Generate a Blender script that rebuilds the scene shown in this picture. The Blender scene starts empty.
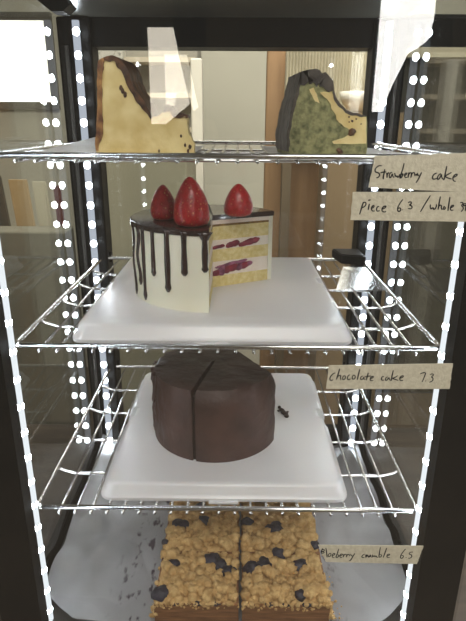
import bpy, bmesh, math, random
from mathutils import Vector, Matrix, noise
random.seed(7)
sc = bpy.context.scene
COL = sc.collection
PI = math.pi

# ------------------------------------------------------------------ camera
F = 531.6
PITCH, ROLL, YAW = 0.3367, -0.0057, -0.0073
CAM = Vector((0.0088, -0.4582, 1.41))
cy_, sy_ = math.cos(YAW), math.sin(YAW)
cp_, sp_ = math.cos(PITCH), math.sin(PITCH)
cr_, sr_ = math.cos(ROLL), math.sin(ROLL)
RX = Vector((cy_, -sy_, 0)); RY = Vector((sy_, cy_, 0)); RZ = Vector((0, 0, 1))
DV = RY * cp_ - RZ * sp_
UP = RY * sp_ + RZ * cp_
RIGHT = RX * cr_ - UP * sr_
UPV = RX * sr_ + UP * cr_
cam = bpy.data.objects.new('camera', bpy.data.cameras.new('camera'))
COL.objects.link(cam)
M = Matrix((RIGHT, UPV, -DV)).transposed().to_4x4()
M.translation = CAM
cam.matrix_world = M
cam.data.sensor_fit = 'HORIZONTAL'; cam.data.sensor_width = 36.0
cam.data.lens = F * 36.0 / 466.0
cam.data.clip_start = 0.01; cam.data.clip_end = 50
sc.camera = cam

def ray(px, py):
    return DV + RIGHT * ((px - 233) / F) + UPV * ((310.5 - py) / F)
def at_z(px, py, z):
    d = ray(px, py); return CAM + d * ((z - CAM.z) / d.z)
def at_y(px, py, y):
    d = ray(px, py); return CAM + d * ((y - CAM.y) / d.y)
def pix(P):
    v = Vector(P) - CAM; dd = v.dot(DV)
    return (233 + F * v.dot(RIGHT) / dd, 310.5 - F * v.dot(UPV) / dd)

# ------------------------------------------------------------------ materials
def new_mat(name):
    m = bpy.data.materials.new(name); m.use_nodes = True
    nt = m.node_tree; nt.nodes.clear()
    out = nt.nodes.new('ShaderNodeOutputMaterial')
    return m, nt, out
def N(nt, t, **kw):
    n = nt.nodes.new(t)
    for k, v in kw.items():
        if k in n.inputs: n.inputs[k].default_value = v
        else: setattr(n, k, v)
    return n
def rgb(r, g, b):                      # 0..255 sRGB to linear
    f = lambda c: ((c / 255 + 0.055) / 1.055) ** 2.4 if c > 10 else c / 255 / 12.92
    return (f(r), f(g), f(b), 1)
def pmat(name, c1, c2=None, scale=40, rough=0.5, metal=0.0, bump=0.0, bscale=None, detail=4, spec=0.5,
         sss=0.0, lo=0.35, hi=0.65, coat=0.0, stretch=None, trans=0.0):
    m, nt, out = new_mat(name)
    b = N(nt, 'ShaderNodeBsdfPrincipled')
    b.inputs['Roughness'].default_value = rough; b.inputs['Metallic'].default_value = metal
    b.inputs['Specular IOR Level'].default_value = spec
    b.inputs['Coat Weight'].default_value = coat
    if trans: b.inputs['Transmission Weight'].default_value = trans
    if sss:
        b.inputs['Subsurface Weight'].default_value = sss
        b.inputs['Subsurface Radius'].default_value = (0.01, 0.007, 0.005)
        b.inputs['Subsurface Scale'].default_value = 0.5
    tc = N(nt, 'ShaderNodeTexCoord'); src = tc.outputs['Object']
    if stretch:
        mp = N(nt, 'ShaderNodeMapping'); mp.inputs['Scale'].default_value = stretch
        nt.links.new(src, mp.inputs['Vector']); src = mp.outputs['Vector']
    no = N(nt, 'ShaderNodeTexNoise', Scale=scale, Detail=detail)
    nt.links.new(src, no.inputs['Vector'])
    cr = N(nt, 'ShaderNodeValToRGB')
    cr.color_ramp.elements[0].position = lo; cr.color_ramp.elements[1].position = hi
    cr.color_ramp.elements[0].color = c1; cr.color_ramp.elements[1].color = c2 or c1
    nt.links.new(no.outputs['Fac'], cr.inputs['Fac'])
    nt.links.new(cr.outputs['Color'], b.inputs['Base Color'])
    if bump:
        n2 = N(nt, 'ShaderNodeTexNoise', Scale=bscale or scale, Detail=5)
        nt.links.new(src, n2.inputs['Vector'])
        bp = N(nt, 'ShaderNodeBump', Strength=bump, Distance=0.003)
        nt.links.new(n2.outputs['Fac'], bp.inputs['Height'])
        nt.links.new(bp.outputs['Normal'], b.inputs['Normal'])
    nt.links.new(b.outputs['BSDF'], out.inputs['Surface'])
    return m
def emat(name, col, s):
    m, nt, out = new_mat(name)
    e = N(nt, 'ShaderNodeEmission', Color=col, Strength=s)
    nt.links.new(e.outputs[0], out.inputs['Surface'])
    return m
def glassmat(name, f0=0.04, tint=(1, 1, 1, 1), haze=0.0):
    """clear thin pane: Schlick reflection over a clear transparent body"""
    m, nt, out = new_mat(name)
    lw = N(nt, 'ShaderNodeLayerWeight', Blend=0.5)
    pw = N(nt, 'ShaderNodeMath', operation='POWER'); pw.inputs[1].default_value = 5.0
    nt.links.new(lw.outputs['Facing'], pw.inputs[0])
    ml = N(nt, 'ShaderNodeMath', operation='MULTIPLY_ADD'); ml.inputs[1].default_value = 1 - f0; ml.inputs[2].default_value = f0
    nt.links.new(pw.outputs[0], ml.inputs[0])
    tr = N(nt, 'ShaderNodeBsdfTransparent', Color=tint)
    gl = N(nt, 'ShaderNodeBsdfGlossy'); gl.inputs['Roughness'].default_value = 0.012
    base = tr.outputs[0]
    if haze:
        df = N(nt, 'ShaderNodeBsdfDiffuse', Color=(0.8, 0.78, 0.72, 1))
        mh = N(nt, 'ShaderNodeMixShader'); mh.inputs[0].default_value = haze
        nt.links.new(tr.outputs[0], mh.inputs[1]); nt.links.new(df.outputs[0], mh.inputs[2]); base = mh.outputs[0]
    mx = N(nt, 'ShaderNodeMixShader')
    nt.links.new(ml.outputs[0], mx.inputs[0]); nt.links.new(base, mx.inputs[1]); nt.links.new(gl.outputs[0], mx.inputs[2])
    nt.links.new(mx.outputs[0], out.inputs['Surface'])
    return m

MAT = {}
MAT['black'] = pmat('black_plastic', rgb(8, 8, 8), rgb(12, 11, 11), 30, 0.5, spec=0.18)
MAT['ceil'] = pmat('case_ceiling', rgb(70, 68, 62), rgb(84, 82, 74), 6, 0.3)
MAT['rubber'] = pmat('dark_gasket', rgb(58, 56, 52), rgb(70, 68, 64), 200, 0.5)
MAT['chrome'] = pmat('chrome_wire', (0.74, 0.74, 0.74, 1), (0.84, 0.84, 0.84, 1), 60, 0.24, 1.0)
MAT['casefloor'] = pmat('case_floor', rgb(44, 43, 41), rgb(54, 52, 50), 20, 0.3)
MAT['glass'] = glassmat('clear_glass', 0.04, (0.97, 0.975, 0.965, 1))
MAT['sideglass'] = glassmat('side_glass', 0.045, (0.93, 0.94, 0.92, 1))
MAT['doorglass'] = glassmat('door_glass', 0.04, (0.97, 0.97, 0.96, 1), 0.012)
MAT['chip'] = emat('led_chip', (0.84, 0.92, 1.0, 1), 60)
MAT['strip'] = emat('led_strip', (0.78, 0.86, 1.0, 1), 0.62)
MAT['stripfront'] = emat('led_strip_front', (0.88, 0.94, 1.0, 1), 1.12)
MAT['tray'] = pmat('white_tray', rgb(226, 224, 226), rgb(234, 233, 234), 12, 0.28, sss=0.15)
MAT['tape'] = pmat('masking_tape', rgb(196, 188, 164), rgb(210, 203, 180), 260, 0.8, bump=0.25, bscale=500)
MAT['ink'] = pmat('black_ink', rgb(18, 16, 16), None, 10, 0.6)
MAT['cream'] = pmat('white_frosting', rgb(240, 236, 214), rgb(248, 245, 228), 18, 0.5, bump=0.12, bscale=45, sss=0.2)
MAT['creamfill'] = pmat('cream_filling', rgb(238, 222, 208), rgb(246, 236, 224), 60, 0.55, bump=0.4, bscale=160)
MAT['sponge'] = pmat('yellow_sponge', rgb(222, 200, 130), rgb(240, 224, 166), 190, 0.85, bump=0.7, bscale=320)
MAT['spongetop'] = pmat('browned_sponge', rgb(112, 84, 44), rgb(150, 118, 64), 220, 0.85, bump=0.6, bscale=300)
MAT['glaze'] = pmat('chocolate_glaze', rgb(46, 30, 27), rgb(60, 40, 36), 30, 0.22, bump=0.1, bscale=40, coat=0.3)
MAT['berryfill'] = pmat('berry_filling', rgb(104, 22, 44), rgb(150, 46, 66), 90, 0.35, bump=0.4, bscale=150)
MAT['jam'] = pmat('purple_jam', rgb(84, 24, 56), rgb(176, 110, 140), 80, 0.4, bump=0.4, bscale=120)
MAT['choc'] = pmat('chocolate_frosting', rgb(66, 46, 41), rgb(88, 63, 56), 30, 0.48, bump=0.9, bscale=46)
MAT['chocdark'] = pmat('chocolate_crumb', rgb(34, 22, 20), rgb(52, 34, 30), 120, 0.8, bump=0.7, bscale=240)
MAT['crumble'] = pmat('golden_crumble', rgb(196, 156, 98), rgb(230, 194, 134), 110, 0.85, bump=0.8, bscale=420)
MAT['blueberry'] = pmat('baked_blueberry', rgb(26, 24, 36), rgb(52, 46, 62), 150, 0.5, bump=0.5, bscale=200)
MAT['paper'] = None
MAT['liner'] = pmat('paper_liner', rgb(214, 210, 204), rgb(228, 225, 220), 18, 0.6, bump=0.3, bscale=40)
MAT['cheese'] = pmat('cheesecake', rgb(218, 190, 122), rgb(240, 219, 158), 50, 0.6, bump=0.35, bscale=120, detail=8)
MAT['crust'] = pmat('burnt_crust', rgb(40, 26, 18), rgb(104, 66, 36), 90, 0.5, bump=0.6, bscale=140)
MAT['crust2'] = pmat('burnt_matcha_crust', rgb(48, 42, 38), rgb(92, 82, 72), 70, 0.55, bump=0.5, bscale=140)
MAT['crustside'] = pmat('browned_edge', rgb(96, 54, 28), rgb(190, 140, 80), 90, 0.6, bump=0.5, bscale=140)
MAT['matcha'] = pmat('matcha_green', rgb(82, 85, 52), rgb(156, 154, 106), 180, 0.75, bump=0.6, bscale=220, lo=0.28, hi=0.62, detail=9)
MAT['steel'] = pmat('brushed_steel', (0.55, 0.55, 0.54, 1), (0.66, 0.66, 0.65, 1), 60, 0.22, 1.0)

# strawberry skin with pale seeds
m, nt, out = new_mat('strawberry_skin')
b = N(nt, 'ShaderNodeBsdfPrincipled'); b.inputs['Roughness'].default_value = 0.32; b.inputs['Coat Weight'].default_value = 0.2
tc = N(nt, 'ShaderNodeTexCoord'); mp = N(nt, 'ShaderNodeMapping'); mp.inputs['Scale'].default_value = (1, 1, 0.75)
vo = N(nt, 'ShaderNodeTexVoronoi', Scale=270.0)
nt.links.new(tc.outputs['Object'], mp.inputs['Vector']); nt.links.new(mp.outputs['Vector'], vo.inputs['Vector'])
cr = N(nt, 'ShaderNodeValToRGB'); e = cr.color_ramp.elements
e[0].position = 0.16; e[0].color = rgb(206, 110, 70); e[1].position = 0.27; e[1].color = rgb(158, 18, 26)
x = cr.color_ramp.elements.new(0.8); x.color = rgb(182, 32, 36)
nt.links.new(vo.outputs['Distance'], cr.inputs['Fac']); nt.links.new(cr.outputs['Color'], b.inputs['Base Color'])
bp = N(nt, 'ShaderNodeBump', Strength=0.25, Distance=0.0012); nt.links.new(vo.outputs['Distance'], bp.inputs['Height'])
nt.links.new(bp.outputs['Normal'], b.inputs['Normal']); nt.links.new(b.outputs[0], out.inputs['Surface'])
MAT['strawberry'] = m

# parchment: pale translucent grey with faint creases and purple stains
m, nt, out = new_mat('parchment_paper')
b = N(nt, 'ShaderNodeBsdfPrincipled'); b.inputs['Roughness'].default_value = 0.42
tc = N(nt, 'ShaderNodeTexCoord')
no = N(nt, 'ShaderNodeTexNoise', Scale=9.0, Detail=6.0); nt.links.new(tc.outputs['Object'], no.inputs['Vector'])
cr = N(nt, 'ShaderNodeValToRGB'); e = cr.color_ramp.elements
e[0].position = 0.3; e[0].color = rgb(132, 132, 136); e[1].position = 0.7; e[1].color = rgb(166, 166, 169)
nt.links.new(no.outputs['Fac'], cr.inputs['Fac'])
n2 = N(nt, 'ShaderNodeTexNoise', Scale=70.0, Detail=6.0); mp = N(nt, 'ShaderNodeMapping'); mp.inputs['Scale'].default_value = (1.6, 0.7, 1); nt.links.new(tc.outputs['Object'], mp.inputs['Vector']); nt.links.new(mp.outputs['Vector'], n2.inputs['Vector'])
c2 = N(nt, 'ShaderNodeValToRGB'); e = c2.color_ramp.elements
e[0].position = 0.56; e[0].color = (0, 0, 0, 1); e[1].position = 0.66; e[1].color = (1, 1, 1, 1)
nt.links.new(n2.outputs['Fac'], c2.inputs['Fac'])
# stains only where the bars have been standing
sep = N(nt, 'ShaderNodeSeparateXYZ'); nt.links.new(tc.outputs['Object'], sep.inputs[0])
ad = N(nt, 'ShaderNodeMath', operation='ADD'); ad.inputs[1].default_value = 0.0
ab = N(nt, 'ShaderNodeMath', operation='ABSOLUTE'); nt.links.new(sep.outputs['X'], ad.inputs[0]); nt.links.new(ad.outputs[0], ab.inputs[0])
mr = N(nt, 'ShaderNodeMapRange'); mr.inputs['From Min'].default_value = 0.145; mr.inputs['From Max'].default_value = 0.122
nt.links.new(ab.outputs[0], mr.inputs['Value'])
mu = N(nt, 'ShaderNodeMath', operation='MULTIPLY'); nt.links.new(c2.outputs['Color'], mu.inputs[0]); nt.links.new(mr.outputs[0], mu.inputs[1])
mx = N(nt, 'ShaderNodeMix', data_type='RGBA'); mx.inputs['B'].default_value = rgb(58, 44, 58)
nt.links.new(mu.outputs[0], mx.inputs['Factor']); nt.links.new(cr.outputs['Color'], mx.inputs['A'])
nt.links.new(mx.outputs['Result'], b.inputs['Base Color'])
vc = N(nt, 'ShaderNodeTexVoronoi', Scale=13.0, feature='DISTANCE_TO_EDGE'); nt.links.new(tc.outputs['Object'], vc.inputs['Vector'])
bp = N(nt, 'ShaderNodeBump', Strength=0.55, Distance=0.012); nt.links.new(vc.outputs['Distance'], bp.inputs['Height'])
nt.links.new(bp.outputs['Normal'], b.inputs['Normal'])
nt.links.new(b.outputs[0], out.inputs['Surface'])
MAT['paper'] = m

# crumble base: thin brown layers
m, nt, out = new_mat('bar_base')
b = N(nt, 'ShaderNodeBsdfPrincipled'); b.inputs['Roughness'].default_value = 0.6
tc = N(nt, 'ShaderNodeTexCoord'); mp = N(nt, 'ShaderNodeMapping'); mp.inputs['Scale'].default_value = (25, 25, 260)
no = N(nt, 'ShaderNodeTexNoise', Scale=1.0, Detail=5.0)
nt.links.new(tc.outputs['Object'], mp.inputs['Vector']); nt.links.new(mp.outputs['Vector'], no.inputs['Vector'])
cr = N(nt, 'ShaderNodeValToRGB'); e = cr.color_ramp.elements
e[0].position = 0.3; e[0].color = rgb(104, 68, 44); e[1].position = 0.72; e[1].color = rgb(168, 120, 78)
nt.links.new(no.outputs['Fac'], cr.inputs['Fac']); nt.links.new(cr.outputs['Color'], b.inputs['Base Color'])
bp = N(nt, 'ShaderNodeBump', Strength=0.5, Distance=0.002); nt.links.new(no.outputs['Fac'], bp.inputs['Height'])
nt.links.new(bp.outputs['Normal'], b.inputs['Normal']); nt.links.new(b.outputs[0], out.inputs['Surface'])
MAT['barbase'] = m

# ------------------------------------------------------------------ mesh helpers
def wloc(o):
    v = Vector((0, 0, 0))
    while o: v = v + o.location; o = o.parent
    return v
def obj(name, bm, mat, parent=None, loc=None, smooth=False):
    """bm is in world coordinates; the object's origin goes to loc or to its parent's origin"""
    me = bpy.data.meshes.new(name)
    base = wloc(parent) if parent else Vector((0, 0, 0))
    o = bpy.data.objects.new(name, me)
    if loc is not None: o.location = Vector(loc) - base; org = Vector(loc)
    else: org = base
    bmesh.ops.translate(bm, verts=bm.verts, vec=-org)
    bmesh.ops.recalc_face_normals(bm, faces=bm.faces)
    bm.to_mesh(me); bm.free()
    if smooth is True:
        for p in me.polygons: p.use_smooth = True
    elif smooth:
        me.polygons.foreach_set('use_smooth', [True] * len(me.polygons))
        me.set_sharp_from_angle(angle=math.radians(smooth))
    for mm in (mat if isinstance(mat, (list, tuple)) else [mat]): me.materials.append(mm)
    COL.objects.link(o); o.parent = parent
    return o
def tag(o, label, cat, group=None, kind=None):
    o['label'] = label; o['category'] = cat
    if group: o['group'] = group
    if kind: o['kind'] = kind
    return o
def thing(name, label, cat, loc, group=None):
    o = bpy.data.objects.new(name, None); o.empty_display_size = 0.02
    o.location = loc; COL.objects.link(o)
    return tag(o, label, cat, group)
def struct(name, bm, mat):
    o = obj(name, bm, mat); o['kind'] = 'structure'; return o
def box(bm, x0, x1, y0, y1, z0, z1, bev=0.0):
    vs = [bm.verts.new((x, y, z)) for x in (x0, x1) for y in (y0, y1) for z in (z0, z1)]
    fs = []
    for q in ((0, 1, 3, 2), (4, 6, 7, 5), (0, 4, 5, 1), (2, 3, 7, 6), (0, 2, 6, 4), (1, 5, 7, 3)):
        fs.append(bm.faces.new([vs[i] for i in q]))
    if bev:
        es = list({e for f in fs for e in f.edges})
        bmesh.ops.bevel(bm, geom=es, offset=bev, segments=2, profile=0.5, affect='EDGES')
    return bm
def B(*a, **k): return box(bmesh.new(), *a, **k)
def tube(bm, pts, r, seg=8, cap=True):
    pts = [Vector(p) for p in pts]; rs = r if isinstance(r, (list, tuple)) else [r] * len(pts)
    rings = []; prev = None
    for i, p in enumerate(pts):
        t = (pts[min(i + 1, len(pts) - 1)] - pts[max(i - 1, 0)])
        t = t.normalized() if t.length > 1e-9 else Vector((0, 0, 1))
        if prev is None:
            a = Vector((0, 0, 1)) if abs(t.z) < 0.9 else Vector((0, 1, 0))
            u = t.cross(a).normalized()
        else:
            u = (prev - t * prev.dot(t)).normalized()
        prev = u; w = t.cross(u)
        rings.append([bm.verts.new(p + (u * math.cos(2 * PI * k / seg) + w * math.sin(2 * PI * k / seg)) * rs[i]) for k in range(seg)])
    for a, b2 in zip(rings, rings[1:]):
        for k in range(seg):
            bm.faces.new((a[k], a[(k + 1) % seg], b2[(k + 1) % seg], b2[k]))
    if cap:
        bm.faces.new(rings[0][::-1]); bm.faces.new(rings[-1])
    return bm
def rings_mesh(bm, rings, closed=True, cap0=True, cap1=True):
    R = [[bm.verts.new(p) for p in r] for r in rings]; n = len(R[0])
    for a, b2 in zip(R, R[1:]):
        for k in range(n if closed else n - 1):
            bm.faces.new((a[k], a[(k + 1) % n], b2[(k + 1) % n], b2[k]))
    if cap0: bm.faces.new(R[0][::-1])
    if cap1: bm.faces.new(R[-1])
    bm.normal_update()
    return bm
def prism(bm, poly, z0, z1):
    return rings_mesh(bm, [[(x, y, z0) for x, y in poly], [(x, y, z1) for x, y in poly]])
def lathe(bm, prof, c, seg=28, jit=0.0):
    c = Vector(c)
    rings = [[c + Vector((r * math.cos(2 * PI * k / seg), r * math.sin(2 * PI * k / seg), z)) for k in range(seg)] for r, z in prof]
    return rings_mesh(bm, rings)
def squash(a):
    return 0.885 + 0.115 * min(1, max(0, (a - 28) / 122))
def sector_sq(c, r, a0, a1, n=48, r0=0.0):
    p = []
    for i in range(n + 1):
        a = a0 + (a1 - a0) * i / n; k = r * squash(a); p.append((c[0] + k * math.cos(math.radians(a)), c[1] + k * math.sin(math.radians(a))))
    if r0 > 0:
        for i in range(n + 1):
            a = a1 + (a0 - a1) * i / n; k = r0 * squash(a); p.append((c[0] + k * math.cos(math.radians(a)), c[1] + k * math.sin(math.radians(a))))
    else: p.append((c[0], c[1]))
    return p
def sector(c, r, a0, a1, n=48, r0=0.0):
    """footprint polygon of a pie sector, angles in degrees"""
    p = [(c[0] + r * math.cos(math.radians(a0 + (a1 - a0) * i / n)), c[1] + r * math.sin(math.radians(a0 + (a1 - a0) * i / n))) for i in range(n + 1)]
    if r0 > 0:
        p += [(c[0] + r0 * math.cos(math.radians(a1 + (a0 - a1) * i / n)), c[1] + r0 * math.sin(math.radians(a1 + (a0 - a1) * i / n))) for i in range(n + 1)]
    else: p.append((c[0], c[1]))
    return p
def blob(bm, c, r, sub=2, rough=0.25, fr=1.0, squash=(1, 1, 1)):
    g = bmesh.ops.create_icosphere(bm, subdivisions=sub, radius=1.0)
    s = Vector((random.random() * 50, random.random() * 50, random.random() * 50))
    for v in g['verts']:
        d = 1 + rough * noise.noise(v.co * 1.3 * fr + s) + rough * 0.5 * noise.noise(v.co * 3.1 * fr + s)
        v.co = Vector(c) + Vector((v.co.x * squash[0], v.co.y * squash[1], v.co.z * squash[2])) * r * d
def jitter(bm, amp, sc_, seed=0.0, axes=(1, 1, 1)):
    for v in bm.verts:
        n = noise.noise_vector(v.co * sc_ + Vector((seed, seed, seed)))
        v.co += Vector((n.x * axes[0], n.y * axes[1], n.z * axes[2])) * amp

# ------------------------------------------------------------------ levels
Z1, Z2, Z3, FZ = 1.385, 1.2137, 1.0291, 0.87
HW, SD = 0.200, 0.344           # shelf half width and depth
CZ = 1.545                      # underside of the case ceiling
GX = 0.226                      # inner face of the side panes
BY = 0.362                      # inner face of the back pane
OX = 0.236                      # outer half width of the case
FY = -0.046                     # outer face of the door glass

# ------------------------------------------------------------------ the room
wall_m = pmat('cream_wall', rgb(204, 200, 182), rgb(214, 210, 192), 2, 0.9)
olive_m = pmat('olive_wall', rgb(112, 106, 90), rgb(126, 120, 102), 2, 0.9)
floor_m = pmat('shop_floor', rgb(96, 84, 70), rgb(112, 98, 82), 3, 0.6)
ceil_m = pmat('shop_ceiling', rgb(150, 144, 130), rgb(160, 154, 140), 2, 0.9)
struct('floor', B(-2.4, 2.4, -3.5, 2.5, -0.05, 0.0), floor_m)
struct('ceiling', B(-2.4, 2.4, -3.5, 2.5, 2.7, 2.75), ceil_m)
low_m = pmat('low_cabinet_paint', rgb(150, 146, 122), rgb(160, 155, 130), 3, 0.8)
struct('wall_back', B(-2.4, 2.4, 2.5, 2.56, 0, 2.7), wall_m)
struct('wall_front', B(-2.4, 2.4, -3.56, -3.5, 0, 2.7), pmat('dim_wall', rgb(104, 92, 76), rgb(116, 102, 84), 2, 0.9))
struct('wall_left', B(-2.46, -2.4, -3.5, 2.5, 0, 2.7), olive_m)
struct('wall_right', B(2.4, 2.46, -3.5, 2.5, 0, 2.7), olive_m)
day = emat('daylight_pane', (1.0, 0.97, 0.90, 1), 3.2)
day2 = emat('street_daylight', (1.0, 0.98, 0.94, 1), 16.0)
day3 = emat('street_daylight_warm', (1.0, 0.91, 0.76, 1), 9.0)
frame_m = pmat('window_frame', rgb(96, 92, 82), rgb(108, 104, 92), 5, 0.6)
def window(name, x0, x1, z0, z1, y, inward, pane_m):
    bm = bmesh.new(); w = 0.035
    ya, yb = sorted((y, y + inward * 0.03))
    box(bm, x0 - w, x0, ya, yb, z0 - w, z1 + w); box(bm, x1, x1 + w, ya, yb, z0 - w, z1 + w)
    box(bm, x0, x1, ya, yb, z0 - w, z0); box(bm, x0, x1, ya, yb, z1, z1 + w)
    fr = struct(name, bm, frame_m)
    ya, yb = sorted((y + inward * 0.004, y + inward * 0.012))
    obj('window_pane', B(x0, x1, ya, yb, z0, z1), pane_m, fr)
# bright window seen through the left pane
a = at_y(-24, 20, 2.48); c = at_y(52, 102, 2.48)
window('window_1', a.x, c.x, c.z, a.z, 2.5, -1, day)
# street windows behind the viewer, seen as reflections in the door glass
VY = 3.44 + 2 * FY + 0.0        # mirrored plane of y = -3.44
def refl(px, py, ym=-3.44):
    return at_y(px, py, 2 * FY - ym)
a = refl(386, -40); c = refl(440, 112)
window('window_2', a.x, c.x, c.z, a.z, -3.5, 1, day2)
a = refl(146, 26); c = refl(192, 128)
window('window_3', a.x, c.x, c.z, a.z, -3.5, 1, day3)
occl_m = pmat('dark_occluder', rgb(26, 24, 22), rgb(34, 32, 30), 8, 0.9)
def occluder(name, pts, label, back_y=-3.455):  # added dark sheet, cuts a window's reflection to the streak outline
    bm = bmesh.new(); q = [refl(px, py, back_y) for px, py in pts]
    rings_mesh(bm, [[(p.x, back_y, p.z) for p in q], [(p.x, back_y + 0.012, p.z) for p in q]])
    tag(obj(name, bm, occl_m), label, 'occluder')
occluder('reflection_occluder', [(437, -60), (436, 0), (434, 20), (428, 40), (418, 48), (408, 54), (401, 68), (393, 84), (387, 98), (382, 114), (382, 126), (452, 126), (452, -60)],
        'dark curtain added to trim the right side of the bright window reflection')
occluder('reflection_occluder', [(173, -40), (173, 26), (180, 60), (190, 104), (166, 124), (140, 124), (140, 140), (206, 140), (206, -40)],
        'dark curtain added to trim the narrow warm window reflection')

# counter that carries the display case
ct = thing('counter', 'brown wooden counter under the glass display case', 'counter', (0, 0.2, 0))
obj('worktop', B(-1.1, 1.1, -0.14, 0.62, 0.71, 0.75, bev=0.004), pmat('counter_wood', rgb(58, 52, 46), rgb(76, 67, 58), 6, 0.5, stretch=(1, 8, 8)), ct)
obj('cabinet_front', B(-1.06, 1.06, -0.08, 0.58, 0.0, 0.71), pmat('counter_front', rgb(60, 52, 46), rgb(70, 62, 54), 4, 0.6), ct)

# ---- things standing behind the case, seen through the back glass
def slab(name, px0, px1, py0, py1, y, depth, mat, label, cat, zfloor=None, group=None):
    a = at_y(px0, py0, y); c = at_y(px1, py1, y)
    z0 = zfloor if zfloor is not None else c.z
    o = obj(name, B(a.x, c.x, y, y + depth, z0, a.z, bev=min(0.004, depth / 5)), mat, None, loc=((a.x + c.x) / 2, y + depth / 2, z0))
    return tag(o, label, cat, group)
terr = pmat('terrazzo', rgb(96, 92, 82), rgb(190, 186, 172), 75, 0.5, lo=0.34, hi=0.44, detail=3)
slab('low_cabinet', 84, 190, 152, 300, 0.70, 0.25, low_m, 'plain pale olive low cabinet behind the strawberry cake, left part', 'cabinet', 0.0)
slab('terrazzo_slab', 88, 128, 38, 160, 0.72, 0.02, terr, 'speckled terrazzo slab standing behind the plain cheesecake', 'slab', at_y(120, 152, 0.70).z)
slab('wooden_partition', 268, 314, 22, 300, 0.86, 0.03, pmat('warm_wood', rgb(138, 106, 72), rgb(164, 130, 92), 4, 0.5, stretch=(8, 8, 0.6)),
     'tall warm brown wooden partition behind the case', 'partition', 0.0)
slab('white_post', 190, 205, 58, 300, 1.02, 0.05, pmat('post_paint', rgb(214, 208, 192), rgb(222, 216, 200), 3, 0.7), 'pale square post standing behind the case left of centre', 'post', 0.0)
# fluted glass screen
FYY = 0.80
a = at_y(287, 30, FYY); c = at_y(388, 112, FYY)
bm = bmesh.new(); n = 34; poly = []
for i in range(n * 6 + 1):
    t = i / (n * 6); poly.append((a.x + (c.x - a.x) * t, FYY - 0.004 * abs(math.sin(PI * t * n))))
poly += [(c.x, FYY + 0.02), (a.x, FYY + 0.02)]
prism(bm, poly, c.z, a.z)
fs = thing('fluted_screen', 'ribbed beige glass screen behind the green cheesecake', 'screen', ((a.x + c.x) / 2, FYY, 0.0))
obj('ribbed_panel', bm, pmat('fluted_glass', rgb(172, 164, 140), rgb(196, 188, 162), 8, 0.25), fs)
bm = bmesh.new(); box(bm, a.x - 0.005, c.x + 0.005, FYY - 0.01, FYY + 0.03, c.z - 0.02, c.z); box(bm, c.x - 0.02, c.x, FYY - 0.01, FYY + 0.03, 0.0, c.z - 0.02); box(bm, a.x, a.x + 0.02, FYY - 0.01, FYY + 0.03, 0.0, c.z - 0.02)
obj('screen_frame', bm, pmat('screen_frame', rgb(112, 98, 76), None, 5, 0.5), fs)
# white-grey cabinet with shelf lines
a = at_y(118, 36, 1.3); c = at_y(196, 116, 1.3)
cb = thing('wall_cabinet', 'grey open cabinet with thin shelves behind the plain cheesecake', 'cabinet', ((a.x + c.x) / 2, 1.42, 0.0))
obj('cabinet_body', B(a.x, c.x, 1.4, 1.6, 0.0, a.z), pmat('grey_cabinet', rgb(140, 136, 124), rgb(152, 148, 134), 3, 0.6), cb)
for i in range(4):
    z = a.z - 0.07 - i * 0.10
    obj('cabinet_shelf', B(a.x, c.x, 1.3, 1.4, z, z + 0.014), pmat('shelf_board', rgb(196, 184, 160), None, 3, 0.6), cb)
# dark column and bottle at the right
slab('dark_cabinet', 322, 352, 160, 300, 0.92, 0.03, pmat('dark_panel', rgb(52, 50, 46), rgb(62, 60, 54), 6, 0.5), 'dark narrow cabinet behind the right end of the case', 'cabinet', 0.0)
c = at_y(356, 113, 0.70)
bw = bmesh.new()
lathe(bw, [(0.012, 0), (0.016, 0.003), (0.03, 0.02), (0.036, 0.04), (0.034, 0.04), (0.027, 0.02), (0.0, 0.006)][:-1], (c.x, c.y, c.z))
pd = c.z
tag(obj('white_bowl', bw, pmat('glazed_white', rgb(226, 220, 204), None, 5, 0.2), None, loc=(c.x, c.y, c.z), smooth=True), 'small white bowl on a ledge behind the green cheesecake', 'bowl')
tag(obj('bowl_ledge', B(c.x - 0.06, c.x + 0.08, 0.64, 0.76, 0.0, pd), pmat('ledge', rgb(150, 128, 96), None, 5, 0.6), None, loc=(c.x, 0.7, 0.0)), 'beige ledge block carrying the small white bowl', 'ledge')
# boards leaning outside the left pane
def board(px, w_px, py0, py1, lean, col, label, y=0.75):
    t = at_y(px, py0, y); bt = at_y(px + lean, py1, y); w = w_px / (F / 1.25)
    bm = bmesh.new()
    rings_mesh(bm, [[(t.x, y, t.z), (t.x + w, y, t.z), (t.x + w, y + .012, t.z), (t.x, y + .012, t.z)],
                    [(bt.x, y - .05, 0.0), (bt.x + w, y - .05, 0.0), (bt.x + w, y - .038, 0.0), (bt.x, y - .038, 0.0)]])
    tag(obj('leaning_board', bm, col, None, loc=(bt.x, y, 0.0)), label, 'board', 'boards leaning left of the case')
board(8, 17, 180, 330, 60, pmat('board_ochre', rgb(152, 122, 80), rgb(170, 142, 98), 6, 0.6), 'ochre wooden board leaning outside the left pane', 0.80)
board(32, 13, 182, 330, 46, pmat('board_pale', rgb(176, 170, 146), rgb(190, 184, 160), 6, 0.6), 'pale board leaning beside the ochre board, left pane', 0.87)
board(53, 7, 186, 330, 26, pmat('board_red', rgb(104, 52, 44), None, 6, 0.6), 'narrow red board seen through the left pane', 0.94)
board(-22, 24, 176, 330, 60, pmat('board_dark', rgb(58, 54, 46), None, 6, 0.6), 'dark board leaning furthest left outside the left pane', 0.99)
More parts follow.
